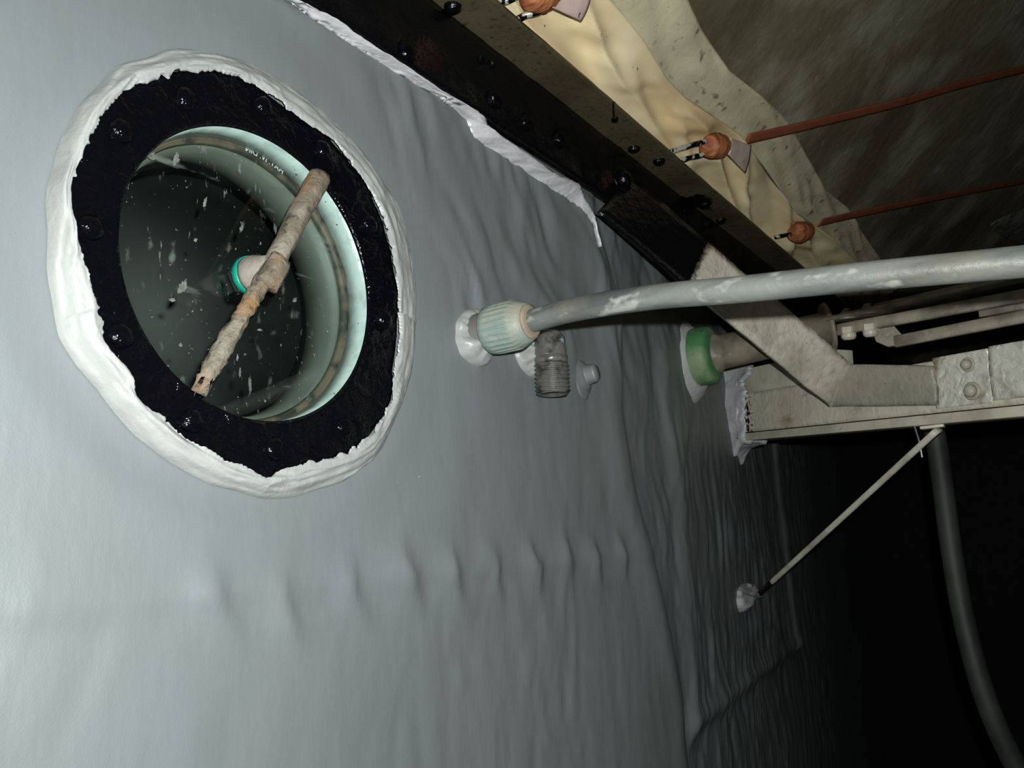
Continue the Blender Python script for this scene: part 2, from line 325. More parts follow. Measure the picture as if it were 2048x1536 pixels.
# ------------------------------------------------------------------ the painted wall
SEAM = [(438, 1195, .006, 1), (575, 1215, .006, 1), (700, 1178, .006, 1), (812, 1150, .008, 1), (905, 1148, .008, 1), (985, 1140, .007, 1), (1062, 1133, .008, 1), (1126, 1112, .008, 1), (1186, 1120, .008, 1), (1240, 1112, .008, 1)]
PAD = [on_wall(1345, 900), on_wall(1590, 1290)]
WINC = on_x(527, 546, .012)
def wall_h(Y, Z):
    d = np.hypot(Y - WINC[1], Z - WINC[2]); calm = sstep(.22, .30, d)
    h = .0035 * fbm(Y * 3.1, Z * 3.1, 3, 2)
    far = sstep(.15, .8, Y)
    wr = .0020 * fbm(Y * 50 + 1.4 * vnoise(Y * 8, Z * 10, 31), Z * 15 + 1.5 * vnoise(Y * 20, Z * 8, 33), 5, 2) * (.4 + .6 * far) * (.35 + .65 * sstep(-.2, .5, vnoise(Y * 3, Z * 3, 9)))
    top = sstep(1.32, 1.5, Z) * sstep(-.25, .0, Y) * (1 - .5 * sstep(.55, .7, Y))
    wr = wr + .0042 * fbm(Y * 34 + Z * 14 + 1.5 * vnoise(Y * 9, Z * 9, 17), Z * 12, 15, 2) * top
    h = (h + wr) * calm
    for (px, py, a, s) in SEAM:
        p = on_wall(px, py); dy = (Y - p[1]); dz = (Z - p[2])
        up = np.where(dz > 0, .024, .026)
        dy = dy + .35 * dz + .006 * vnoise(Z * 40, Y * 40, 77)
        h = h + .85 * a * np.exp(-np.abs(np.where(dy < 0, dy / .022, dy / .0075)) ** 1.6) * np.exp(-(dz / up) ** 2)
    zl = np.interp(Y, [-.45, -.2, .1, .9], [on_wall(100, 1235)[2], on_wall(380, 1215)[2], on_wall(600, 1190)[2], on_wall(1240, 1115)[2]])
    h = h + .003 * sstep(-.010, .010, Z - zl) * (1 - sstep(.0, .25, Z - zl)) * (1 - sstep(.8, 1.0, Y))
    # swollen ridge where the lining turns, ribbing beyond it, and the raised pad
    yr = np.interp(Z, [.8, .95, 1.06, 1.25, 1.37, 1.5, 1.63], [.765, .757, .71, .635, .617, .62, .575]) + .012 * vnoise(Z * 9, Z * 0, 21)
    h = h + .007 * np.exp(-((Y - yr + .03) / .035) ** 2) - .010 * sstep(yr - .006, yr + .035, Y)
    h = h + .0024 * fbm(Y * 36 + 2 * vnoise(Y * 6, Z * 10, 43), Z * 11, 41, 3) * sstep(yr, yr + .12, Y) * (1 - sstep(2.0, 3.0, Y))
    y0, y1 = PAD[0][1], PAD[1][1]; z1, z0 = PAD[0][2], PAD[1][2]
    h = h + .012 * sstep(y0 - .04, y0 + .02, Y) * (1 - sstep(y1 - .015, y1 + .02, Y)) * sstep(z0 - .02, z0 + .02, Z)
    h = h + .016 * np.exp(-((Y - y1 + .01) / .02) ** 2) * sstep(z0 - .03, z0, Z) + .010 * np.exp(-((Z - z0) / .02) ** 2) * sstep(y0 - .05, y0, Y) * (1 - sstep(y1 - .01, y1 + .03, Y))
    return h * sstep(.172, .205, d) - .0012 * (1 - sstep(.172, .205, d))
ZB0 = on_x(1165, 372, .004)[2]
Yg = np.concatenate([np.arange(-1.05, 1.6, .0055), np.arange(1.6, 2.6, .015), np.linspace(2.6, 4.6, 24)])
Zg = np.concatenate([np.linspace(-.15, .55, 40)[:-1], np.arange(.55, 1.80, .0065)])
YY, ZZ = np.meshgrid(Yg, Zg, indexing='ij')
XX = wall_x(YY) + wall_h(YY, ZZ)
XX = np.where(ZZ > ZB0 - .008, np.minimum(XX, wall_x(YY) - .002), XX)
V = np.stack([XX, YY, ZZ], -1).reshape(-1, 3)
a = np.arange(len(Yg) - 1)[:, None] * len(Zg) + np.arange(len(Zg) - 1)[None, :]
Q = np.stack([a, a + len(Zg), a + len(Zg) + 1, a + 1], -1).reshape(-1, 4)
dd = np.hypot(V[Q][:, :, 1].mean(1) - WINC[1], V[Q][:, :, 2].mean(1) - WINC[2])
Q = Q[dd > .142]
ow = struct(link_mesh('wall_left', V, Q, M['wall'], origin=(0, 0, 0)))
# ceiling and far end
gx = np.linspace(-.1, 1.6, 64); gy = np.linspace(-1.1, 4.7, 200); GX, GY = np.meshgrid(gx, gy, indexing='ij')
GZ = CZ + CA * np.maximum(GX, 0) + .003 * fbm(GX * 5, GY * 5, 61, 3)
V, Fs, uv = slab(np.stack([GX, GY, GZ], -1), (0, 0, -1), .05)
struct(link_mesh('ceiling', V, Fs, M['ceil'], origin=(0, 0, CZ)))
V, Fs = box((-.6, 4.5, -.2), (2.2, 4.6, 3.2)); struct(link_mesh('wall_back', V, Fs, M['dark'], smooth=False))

# ------------------------------------------------------------------ the porthole
FX = .012; RC = .117
def polar(pts, X):
    P = np.array([on_x(x, y, X) for x, y in pts]); a = np.arctan2(P[:, 2] - WINC[2], P[:, 1] - WINC[1]); r = np.hypot(P[:, 1] - WINC[1], P[:, 2] - WINC[2])
    s = np.argsort(a); a, r = a[s], r[s]
    aa = np.concatenate([a - 2 * math.pi, a, a + 2 * math.pi]); rr = np.concatenate([r, r, r]); return lambda t: np.interp((t + math.pi) % (2 * math.pi) - math.pi, aa, rr)
INNER = [(420,142),(463,150),(521,178),(568,213),(623,248),(666,283),(705,330),(744,389),(775,471),(791,549),(795,627),(787,734),(783,797),(736,871),(689,906),(615,922),(572,937),(537,955),(494,941),(431,910),(377,879),(330,840),(275,789),(267,754),(240,726),(205,668),(197,621),(201,615),(181,541),(158,471),(144,420),(146,361),(166,314),(201,236),(252,181),(330,154),(377,144)]
OUTER = [(345,99),(416,101),(471,117),(529,146),(603,193),(666,244),(736,318),(783,392),(814,471),(830,568),(832,627),(832,656),(822,750),(791,832),(744,922),(678,965),(607,988),(529,996),(471,982),(404,961),(310,906),(252,848),(197,781),(154,734),(119,672),(103,598),(96,510),(92,443),(98,392),(107,314),(139,252),(185,178),(236,135),(299,111)]
ri = polar(INNER, FX + .002); ro = polar(OUTER, .001)
def wp(t, r, X): return np.array([X, WINC[1] + r * math.cos(t), WINC[2] + r * math.sin(t)])
NA = 720
port = thing('porthole', 'round sight glass porthole with lumpy black painted flange in the grey wall', 'porthole', (0, WINC[1], WINC[2] - RC))
# flange: bore edge rounded, brushed lumps on the face, runs out under the white sealant
V = []; Fs = []; nr = 19
for k in range(NA):
    t = 2 * math.pi * k / NA; wd = float(ri(t)) + .0035 - RC
    prof = [(.0012, .0055), (.0, .0088), (.0015, .0118)] + [(.004 + (wd - .006) * i / 13, .012) for i in range(14)] + [(wd - .0008, .010), (wd, .0006)]
    for j, (dr, x) in enumerate(prof):
        r = RC + dr; lump = 0
        if 3 <= j < nr - 2:
            lump = .0016 * float(fbm(r * math.cos(t) * 60, r * math.sin(t) * 60, 71, 3)) + .0006 * float(vnoise(r * math.cos(t) * 260, r * math.sin(t) * 260, 75))
        V.append(wp(t, r, x + lump))
for k in range(NA):
    k2 = (k + 1) % NA
    for j in range(nr - 1): Fs.append((k * nr + j, k2 * nr + j, k2 * nr + j + 1, k * nr + j + 1))
link_mesh('flange', V, Fs, M['black'], port)
# pale rim (bore), gasket, liner tube, dark far end
def ringwall(r0, x0, r1, x1, th=.004, seg=128, jit=0.0, t0=0, t1=2 * math.pi, seed=0):
    V = []; Fs = []; closed = abs(t1 - t0 - 2 * math.pi) < 1e-6; n = seg if closed else seg + 1
    for k in range(n):
        t = t0 + (t1 - t0) * k / seg; e = jit * float(vnoise(k * .35, 1, seed)); e2 = jit * float(vnoise(k * .8, 4, seed + 1))
        V += [wp(t, r0, x0 + e + e2), wp(t, r1, x1), wp(t, r1 + th, x1), wp(t, r0 + th, x0 + e + e2)]
    for k in range(seg):
        a, b = k * 4, ((k + 1) % n) * 4
        for j in range(4): Fs.append((a + j, b + j, b + (j + 1) % 4, a + (j + 1) % 4))
    if not closed: Fs += [(0, 1, 2, 3), (n * 4 - 1, n * 4 - 2, n * 4 - 3, n * 4 - 4)]
    return V, Fs
link_mesh('bore_rim', *ringwall(RC + .0002, .0086, RC - .0012, -.0132, .0006, 240, .0004, seed=3), M['paleglass'], port)
link_mesh('gasket', *ringwall(RC - .004, -.016, RC - .005, -.0215, .012), M['gasket'], port)
link_mesh('liner_tube', *ringwall(RC - .0075, -.022, RC - .0105, -.063, .006), M['nozzle'], port)
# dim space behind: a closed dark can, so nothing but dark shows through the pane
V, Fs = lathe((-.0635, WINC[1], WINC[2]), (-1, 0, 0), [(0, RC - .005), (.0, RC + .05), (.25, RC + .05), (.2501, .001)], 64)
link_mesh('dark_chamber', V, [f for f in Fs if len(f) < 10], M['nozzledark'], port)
V, Fs = lathe((-.0155, WINC[1], WINC[2]), (1, 0, 0), [(0, RC - .002), (.0015, RC - .002)], 96)
V = [tuple(v) for v in V]
pane = link_mesh('glass_pane', V, Fs, M['glass'], port, smooth=False)
# etched lettering (reads mirrored: it is on the far side of the pane)
cu = bpy.data.curves.new('etched', 'FONT'); cu.body = 'HAT. IV. DIN'; cu.size = .0078; cu.extrude = .00002; cu.space_character = 1.02
to = bpy.data.objects.new('etched', cu); C.objects.link(to); dg = bpy.context.evaluated_depsgraph_get(); dg.update()
me0 = to.evaluated_get(dg).to_mesh(); tv = np.array([v.co[:] for v in me0.vertices]); tf = [list(p.vertices) for p in me0.polygons]
bpy.data.objects.remove(to); bpy.data.curves.remove(cu)
pA = on_x(492, 302, -.0135); pB = on_x(570, 338, -.0135); tA = math.atan2(pA[2] - WINC[2], pA[1] - WINC[1]); tB = math.atan2(pB[2] - WINC[2], pB[1] - WINC[1])
rb = .5 * (np.hypot(*(pA - WINC)[1:]) + np.hypot(*(pB - WINC)[1:])) - .003
w = tv[:, 0].max(); V = []
for x, y, z in tv:
    t = tA + (tB - tA) * (1 - x / w); V.append(wp(t, rb + y * .95, -.01385 + z))
link_mesh('etched_lettering', V, tf, M['etch'], pane, smooth=False)
# dried splashes on the pane
SPL = [(365, 575, 20, 34, .35), (345, 600, 14, 10, .1), (300, 300 + 10, 34, 16, .4), (352, 318, 16, 34, .2), (410, 405, 8, 24, .2), (484, 455, 10, 26, .3), (391, 480, 9, 10, 0), (361, 690, 10, 12, .1), (500, 770, 7, 40, 0), (480, 745, 6, 22, 0), (520, 660, 12, 6, .2), (590, 600, 10, 12, .4), (475, 715, 5, 18, 0)]
SV, SF = [], []
for q, (px, py, a_, b_, rot) in enumerate(SPL):
    c = on_x(px, py, -.0138); n = 26; base = len(SV); SV.append(c + (.0003, 0, 0))
    for k in range(n):
        t = 2 * math.pi * k / n; rr = .45 + .55 * abs(float(vnoise(k * .9, q * 3.1, 82)))
        dx, dy = a_ * math.cos(t) * rr, b_ * math.sin(t) * rr; dx, dy = dx * math.cos(rot) - dy * math.sin(rot), dx * math.sin(rot) + dy * math.cos(rot)
        SV.append(on_x(px + dx * .6, py + dy * .6, -.0138))
    for k in range(n): SF.append((base, base + 1 + k, base + 1 + (k + 1) % n))
ds = link_mesh('dust_splash', SV, SF, M['dustsmear'], pane, smooth=False); ds['kind'] = 'stuff'
# tar-covered flange nuts
for q, (px, py) in enumerate([(240, 262), (371, 197), (525, 212), (645, 300), (738, 450), (768, 640), (687, 857), (549, 898), (382, 842), (240, 672), (180, 455)]):
    p = on_x(px, py, FX); V, Fs = dome(p, (1, 0, 0), .0090, .0060, 20, q); link_mesh('nut', V, Fs, M['black'], port)
# white sealant brushed over the flange edge and onto the wall
V = []; Fs = []; rows = [(0, .0004), (.02, .0014)] + [(s_, .0016 + .0012 * math.sin(math.pi * s_)) for s_ in np.linspace(.06, .9, 15)] + [(.96, .0010), (1.0, .0002)]; nr = len(rows)
for k in range(NA * 2):
    t = 2 * math.pi * k / (NA * 2)
    a_ = float(ri(t)); b_ = float(ro(t)) + .0014 * float(vnoise(k * .03, 0, 95)); rag = .0006 * float(vnoise(k * .4, 0, 91)) + .0016 * float(vnoise(k * .10, 3, 92)) + .0016 * float(vnoise(k * .035, 5, 97)) + .008 * max(0, float(vnoise(k * .12, 7, 93)) - .6)
    for j, (s, x) in enumerate(rows):
        r = a_ + (b_ - a_) * s + (rag if s < .03 else rag * .5 if s < .07 else 0); base = FX + .0018 if r < a_ + .006 else (FX + .0018) * (1 - (r - a_ - .006) / (b_ - a_ - .006 + 1e-6)) ** .75
        rid = .0015 * float(fbm((r - b_) * 420, t * 5, 96, 3)) + .0006 * float(vnoise(t * 5, r * 40, 98))
        V.append(wp(t, r, base + x + (rid if 0 < j < nr - 1 else 0)))
for k in range(NA * 2):
    k2 = (k + 1) % (NA * 2)
    for j in range(nr - 1): Fs.append((k * nr + j, k2 * nr + j, k2 * nr + j + 1, k * nr + j + 1))
tag(link_mesh('sealant_ring', V, Fs, M['white'], None), 'broad brushed white sealant ring around the black porthole flange', 'sealant')

# ------------------------------------------------------------------ the wiper bar across the glass
hub0 = on_x(487, 556, -.0129)
wip = thing('wiper_handle', 'rusty old bar across the porthole glass on a dusty hub with teal seal', 'handle', hub0)
RX = .0235
def bar_path(pts, X): return [on_x(x, y, X) for x, y in pts]
P = smooth_path(bar_path([(541, 536), (570, 486), (603, 420), (640, 354)], RX), 26)
rad = np.interp(np.linspace(0, 1, 26), [0, .2, .8, 1], [.0085, .0082, .0092, .0094])
V, Fs, uv = tube(P, rad, 22, .10, 4)
link_mesh('handle_bar', V, Fs, M['rust'], wip)
P = smooth_path(bar_path([(541, 536), (500, 606), (450, 690), (405, 768)], RX - .001), 40)
rad = np.interp(np.linspace(0, 1, 40), [0, .1, .8, 1], [.0075, .0062, .0068, .0055])
V, Fs, uv = tube(P, rad, 20, .30, 9)
V = np.array(V)
for i in range(20): V[-20 + i] += (P[-1] - P[-2]) / np.linalg.norm(P[-1] - P[-2]) * (.008 * math.sin(i * 1.9) + .002)     # torn end
link_mesh('handle_bar', V, Fs, M['rust'], wip)
link_mesh('hub_nut', *lathe(hub0 - (0.0005, 0, 0), (1, 0, 0), [(0, .0150), (.006, .0165), (.0075, .0160)], 6), M['chrome'], wip, smooth=False)
link_mesh('seal_ring', *lathe(hub0 + (.0055, 0, 0), (1, 0, 0), [(0, .0150), (.0008, .0158), (.0052, .0158), (.006, .0150)], 40), M['teal'], wip)
link_mesh('hub', *lathe(hub0 + (.0113, 0, 0), (1, 0, 0), [(0, .0148), (.004, .0150), (.010, .0138), (.014, .0120), (.026, .0100)], 40, lambda t, i: 1 + .05 * float(vnoise(3 * math.cos(t) + 4, 3 * math.sin(t) + i, 44))), M['dustgrey'], wip)
pc = on_x(548, 545, RX + .006); dv = on_x(640, 354, RX) - on_x(405, 768, RX)
V, Fs, uv = rect_bar(pc - dv * .062, pc + dv * .062, (1, 0, 0), .013, .0185, 8, .0015, .004, 3)
link_mesh('clamp_lug', V, Fs, M['rust'], wip)

# ------------------------------------------------------------------ angle bar along the top of the wall and its sealant
ZB0 = on_x(1165, 372, .004)[2]; ZB1 = on_x(1100, 185, .008)[2]
OX = on_z(1210, 195, ZB1)[0]
bar = thing('angle_bar', 'long steel angle bar along the wall top with black tarred face and stained brown lip', 'bar', (.005, .3, ZB0))
gy = np.concatenate([np.arange(-1.05, 1.5, .012), np.linspace(1.5, 4.45, 40)]); gz = np.linspace(ZB0, ZB1 - .001, 12); GY, GZ = np.meshgrid(gy, gz, indexing='ij')
GX = .0085 + .0009 * fbm(GY * 30, GZ * 30, 111, 3)
V, Fs, uv = slab(np.stack([GX, GY, GZ], -1), (1, 0, 0), .0075); link_mesh('wall_leg', V, Fs, M['blackbar'], bar)
gx = np.linspace(-.25, OX, 30); GX, GY = np.meshgrid(gx, gy, indexing='ij')
GXX = np.where(GX < 0, 0, GX); GXX = .0005 + np.linspace(0, 1, 30)[:, None] * OX + 0 * GY
V, Fs, uv = slab(np.stack([GXX, GY, ZB1 + .0006 * fbm(GXX * 30, GY * 30, 115, 2)], -1), (0, 0, -1), .006); link_mesh('outer_leg', V, Fs, M['brown'], bar)
for q, (px, py) in enumerate([(812, 103), (988, 198), (1052, 246), (1118, 278), (962, 120), (985, 128)]):
    p = on_x(px, py, .008); link_mesh('bolt', *dome(p, (1, 0, 0), .012 if q < 4 else .006, .009 if q < 4 else .005, 20, q + 20), M['black'], bar)
for q, (px, py) in enumerate([(905, 14), (1268, 296), (1318, 322), (1409, 410), (1442, 440)]):
    p = on_z(px, py, ZB1); link_mesh('bolt', *dome(p, (0, 0, -1), .010, .008, 20, q + 40), M['black'], bar)
p = on_z(1228, 205, ZB1); link_mesh('pin', *lathe(p, (0, 0, -1), [(0, .0025), (.022, .0025), (.024, .005), (.027, .004)], 12), M['black'], bar)
UPE = [(480, -75), (540, -35), (600, 0), (700, 58), (785, 116), (860, 164), (908, 198), (959, 226), (973, 236), (976, 253), (1021, 284), (1058, 308), (1113, 349), (1144, 359), (1161, 369), (1164, 384), (1188, 427), (1203, 492)]
LOE = [(450, -75), (520, -35), (580, 0), (631, 38), (693, 79), (744, 109), (840, 167), (874, 185), (908, 212), (939, 232), (956, 270), (990, 294), (1052, 338), (1093, 369), (1127, 390), (1150, 408), (1180, 444), (1198, 495)]
def resample(pts, n):
    P = np.asarray(pts, float); s = np.r_[0, np.cumsum(np.linalg.norm(np.diff(P, axis=0), axis=1))]; t = np.linspace(0, s[-1], n)
    return np.stack([np.interp(t, s, P[:, i]) for i in range(P.shape[1])], 1)
def pairs(A, B, n):   # resample by shared index so both edges stay matched
    k = np.linspace(0, len(A) - 1, n); A = np.asarray(A, float); B = np.asarray(B, float); ii = np.arange(len(A))
    return np.stack([np.interp(k, ii, A[:, i]) for i in range(2)], 1), np.stack([np.interp(k, ii, B[:, i]) for i in range(2)], 1)
A, B = pairs(UPE, LOE, 260); G = []
for i in range(260):
    row = []
    pa, pb = on_x(A[i, 0], A[i, 1], .0115), on_wall(B[i, 0], B[i, 1], .002)
    pb[0] = float(wall_x(pb[1])) + float(wall_h(pb[1], pb[2])) + .0008
    for j in range(9):
        s = j / 8; p = pa + (pb - pa) * s
        p[0] += min(1.0, np.linalg.norm(pb - pa) / .03) * .0055 * math.sin(math.pi * min(1, s * 1.15)) ** .7 * (.75 + .5 * float(vnoise(i * .12, j * .3, 121))) + .0008 * float(vnoise(i * .5, j, 122)) if 0 < j < 8 else 0
        if j in (0, 8): p[2] += .0012 * float(vnoise(i * .6, j, 123))
        row.append(p)
    G.append(row)
V, Fs, uv = slab(np.array(G), (1, 0, 0), .006)
tag(link_mesh('sealant_strip', V, Fs, M['whitedim']), 'long ragged white sealant strip along the lower edge of the black bar', 'sealant')

# ------------------------------------------------------------------ ceiling membrane, tape, straps
L2 = [(880, -80), (1000, 20), (1110, 122), (1226, 222), (1345, 320), (1420, 392), (1500, 462), (1575, 525), (1660, 590)]
SE = [(1150, -80), (1222, 0), (1285, 79), (1331, 153), (1368, 194), (1424, 231), (1480, 271), (1530, 338), (1586, 417)]
SE = SE[:-1] + [(1590, 425), (1655, 468), (1715, 525), (1790, 590)]
SE2 = SE
OE = [(1345, -80), (1375, 0), (1405, 60), (1456, 139), (1520, 190), (1560, 225), (1586, 259), (1618, 319), (1650, 378), (1697, 417), (1739, 486), (1800, 575)]
L2b = L2[:8] + [(1575, 525)]
def membrane(A, B, n, mm, off, wr, seed, th=.002):
    A, B = pairs(A, B, n); G = []
    for i in range(n):
        row = []
        for j in range(mm):
            s = j / (mm - 1); q = A[i] + (B[i] - A[i]) * s; p = on_ceil(q[0], q[1], off)
            e = wr * .9 * (1 - abs(float(vnoise(p[1] * 7 + 2.2 * s, s * 1.3 - p[1] * 2, seed + 4))) * 2.4) + wr * (.6 * float(fbm(p[1] * 9 + 2 * s, s * 1.6, seed, 2)) + .5 * float(vnoise(p[1] * 22 - 3 * s, s * 2, seed + 9))) * math.sin(math.pi * min(max(s, .06), .94))
            row.append(p + CN * max(e, -off * .6))
        G.append(row)
    return slab(np.array(G), CN, th)
L2x = [(840, -110), (960, -15), (1075, 92), (1190, 192), (1310, 290), (1390, 365), (1435, 407), (1480, 448), (1560, 512), (1625, 568), (1690, 625), (1760, 685)]
V, Fs, uv = membrane(L2x, SE, 170, 30, .020, .013, 131); cream = tag(link_mesh('membrane_strip', V, Fs, M['cream']), 'wrinkled cream membrane strip hanging just above the brown bar lip', 'membrane')
A_ = [SE2[0]] + SE2[1:]
V, Fs, uv = membrane(A_, OE, 150, 22, .008, .004, 141); tag(link_mesh('ceiling_tape', V, Fs, M['speck']), 'mould speckled beige tape band beside the cream membrane on the ceiling', 'tape')
def webbing(pts, w0, off, label, group=None):
    P = smooth_path([on_ceil(x, y, off) for x, y in pts], 50); G = []
    for i in range(50):
        d = P[min(i + 1, 49)] - P[max(i - 1, 0)]; d /= np.linalg.norm(d); s = np.cross(d, CN); s /= np.linalg.norm(s)
        G.append([P[i] + s * w0 * (j / 4 - .5) + CN * .0012 * math.cos((j / 4 - .5) * 2.4) for j in range(5)])
    V, Fs, uv = slab(np.array(G), CN, .0022); return tag(link_mesh('webbing_strap', V, Fs, M['orange']), label, 'strap', group)
webbing([(1493, 279), (1586, 258), (1655, 241), (1794, 207), (1933, 167), (2060, 136), (2330, 72)], .0215, .016, 'brighter orange webbing strap crossing the tape below the ceiling, with a pink tag')
webbing([(1640, 446), (1700, 432), (1794, 412), (1933, 384), (2060, 360), (2330, 308)], .021, .016, 'dim lower orange webbing strap running into the dark right of the ceiling')
def bundle(c, axis_px, r, ln, label, prongs, seed):
    t = thing('strap_anchor', label, 'anchor', c)
    d = on_ceil(axis_px[0], axis_px[1], .02) - c; d /= np.linalg.norm(d)
    prof = [(-ln / 2, r * .35), (-ln / 2 * .85, r * .8), (-ln * .2, r), (ln * .2, r * .95), (ln * .42, r * .7), (ln / 2, r * .4)]
    prof = [(h, rr) for h, rr in prof]
    fine = []
    for a_, b_ in zip(prof[:-1], prof[1:]):
        for k in range(5): f = k / 5; fine.append((a_[0] + (b_[0] - a_[0]) * f, (a_[1] + (b_[1] - a_[1]) * f) * (1 + .04 * ((k % 2) * 2 - 1))))
    fine.append(prof[-1])
    link_mesh('wound_thread', *lathe(c, d, fine, 28, lambda th, i: 1 + .10 * float(vnoise(2 * math.cos(th) + 7, 2 * math.sin(th) + i * .2, seed))), M['copper'], t)
    for pr in prongs:
        P = smooth_path(pr, 14); V, Fs, uv = tube(P, .0042, 12, .15, seed); link_mesh('prong', V, Fs, M['wire'], t)
    return t
def zpt(x, y): return on_z(x, y, ZB1 - .004)
c1 = on_ceil(1432, 292, .046)
bundle(c1, (1490, 280), .021, .062, 'orange thread wound anchor with two tarred prongs above the bolt end of the bar', [[on_ceil(1338, 305, .040), on_ceil(1372, 294, .044), on_ceil(1412, 282, .046)], [on_ceil(1358, 322, .042), on_ceil(1395, 312, .048), on_ceil(1436, 303, .052)]], 151)
c2 = on_ceil(1603, 464, .046)
bundle(c2, (1660, 448), .022, .075, 'orange thread wound anchor nearest the grey pipe', [[on_ceil(1552, 474, .042), on_ceil(1572, 470, .044), on_ceil(1588, 468, .046)]], 161)
c3 = on_ceil(1085, -16, .046)
bundle(c3, (1150, -34), .022, .06, 'orange thread anchor cut off by the top edge with a thick tarred prong', [[on_ceil(1000, 6, .040), on_ceil(1012, 2, .044), on_ceil(1060, -22, .048)], [on_ceil(1030, 42, .040), on_ceil(1052, 30, .050), on_ceil(1075, 24, .054), on_ceil(1092, 8, .054), on_ceil(1094, -10, .050)]], 171)
webbing([(1085, -16), (1180, -40), (1300, -70)], .0215, .046, 'orange webbing strap end at the very top edge above the cream membrane')
def tagquad(q, offs, label, seed):
    P = [on_ceil(x, y, o) for (x, y), o in zip(q, offs)]; G = []
    for i in range(12):
        s = i / 11; row = []
        for j in range(12):
            u = j / 11; p = (P[0] * (1 - u) + P[1] * u) * (1 - s) + (P[3] * (1 - u) + P[2] * u) * s
            row.append(p + CN * (.003 * math.sin(s * 3) + .0008 * float(vnoise(s * 4, u * 4, seed))))
        G.append(row)
    V, Fs, uv = slab(np.array(G), CN, .0016); tag(link_mesh('strap_tag', V, Fs, M['pink']), label, 'tag')
tagquad([(1460, 276), (1503, 291), (1491, 346), (1456, 309)], (.052, .046, .054, .062), 'small pinkish grey tag hanging by the orange anchor over the cream membrane', 181)
tagquad([(1099, -26), (1188, -26), (1164, 43), (1100, 13)], (.054, .050, .060, .064), 'pinkish grey tag with black smudge at the top edge of the picture', 185)
# torn flap hanging at far right
G = []
for i in range(14):
    s = i / 13; row = []
    for j in range(10):
        u = j / 9; row.append(at_d(1985 + 95 * u * 1.0, 452 + (s - .5) * (10 + 70 * u) - 10 * u, 1.50 + .05 * math.sin(s * 5) + .02 * u) if False else on_ceil(1982 + 110 * u, 452 + (s - .45) * (6 + 105 * u ** .8), .012 + .03 * math.sin(math.pi * s) * u))
    G.append(row)
V, Fs, uv = slab(np.array(G), CN, .0025); tag(link_mesh('torn_flap', V, Fs, M['grime']), 'torn grey flap hanging from the dark ceiling at far right above the pipe', 'flap')

# ------------------------------------------------------------------ blobs of sealant on the wall
def blob(name, outline, centre, h, material, label, cat='sealant', seed=0):
    c = on_wall(*centre); n = 140; O = smooth_path(np.array(outline[-1:] + outline + outline[:2], float), 400)[int(400 / (len(outline) + 2)):int(400 * (len(outline) + 1) / (len(outline) + 2))]; O = resample(np.vstack([O, O[:1]]), n + 1)[:-1]
    hc = float(wall_h(c[1], c[2])) + .002
    ring = np.array([on_wall(x, y, h * .3) for x, y in O]); V = []; Fs = []; S = [1.0, .97, .9, .75, .55, .3]
    for si, s in enumerate(S):
        for k in range(n):
            p = c + (ring[k] - c) * (s + (.025 * float(vnoise(k * .13, 2, seed)) if si < 3 else 0)); base = float(wall_x(p[1])) + hc * (1 if si else .6)
            e = -.006 if si == 0 else h * (1 - s ** 3) ** .6 * (.85 + .5 * float(fbm(p[1] * 45, p[2] * 70, seed + 3, 3)))
            V.append((base + e, p[1], p[2]))
    V.append((float(wall_x(c[1])) + hc + h, c[1], c[2]))
    for i in range(len(S) - 1):
        for k in range(n): k2 = (k + 1) % n; Fs.append((i * n + k, i * n + k2, (i + 1) * n + k2, (i + 1) * n + k))
    for k in range(n): Fs.append(((len(S) - 1) * n + k, (len(S) - 1) * n + (k + 1) % n, len(V) - 1))
    return tag(link_mesh(name, V, Fs, material), label, cat)
blob('sealant_patch', [(940, 617), (958, 620), (968, 640), (985, 690), (978, 722), (966, 735), (945, 728), (925, 705), (917, 675), (921, 640)], (948, 676), .016, M['white'], 'white sealant patch on the wall behind the ribbed pipe nut', seed=201)
blob('sealant_patch', [(1050, 664), (1070, 668), (1085, 700), (1086, 745), (1076, 757), (1055, 746), (1037, 722), (1032, 695), (1038, 672)], (1060, 712), .018, M['white'], 'white sealant patch on the wall behind the threaded elbow', seed=205)
blob('sealant_patch', [(1480, 1178), (1492, 1166), (1506, 1168), (1512, 1188), (1522, 1195), (1505, 1200), (1490, 1218), (1484, 1226), (1478, 1208)], (1494, 1192), .02, M['whitedim'], 'small white sealant blob on the wall at the foot of the slanting rod', seed=219)

# ------------------------------------------------------------------ grey-white pipe with ribbed compression nut
b0 = on_wall(946, 670)
pipe = thing('supply_pipe', 'grey white plastic pipe bending right from a pale green ribbed nut on the wall', 'pipe', b0)
link_mesh('threaded_stub', *lathe(b0, (1, 0, 0), [(-.004, .0215), (.012, .0215), (.0125, .0200), (.03, .0200)], 40), M['stub'], pipe)
rib = lambda t, i: 1 + (.022 * (1 if (math.cos(t * 26) > .1) else -1) if 3 <= i <= 5 else 0)
V, Fs = lathe(b0 + (.023, 0, 0), (1, 0, 0), [(0, .0235), (.0015, .0258), (.008, .0264), (.011, .0261), (.024, .0261), (.035, .0258), (.038, .0255), (.046, .0215), (.050, .0190), (.0505, .0140)], 208, rib)
nut = link_mesh('compression_nut', V, Fs, M['nut'], pipe)
link_mesh('nut_lip', *lathe(b0 + (.0725, 0, 0), (1, 0, 0), [(0, .0180), (.003, .0186), (.004, .0155), (.0045, .0128)], 60), M['ochre'], nut)
pts = [b0 + (.045, 0, 0), b0 + (.070, 0, 0)] + [on_y(x, y, b0[1]) for x, y in [(1150, 619), (1300, 595), (1480, 579), (1700, 556), (1900, 537), (2060, 522), (2300, 501), (2700, 470)]]
V, Fs, uv = tube(smooth_path(pts, 90), .0120, 32); link_mesh('pipe_tube', V, Fs, M['pipe'], pipe)

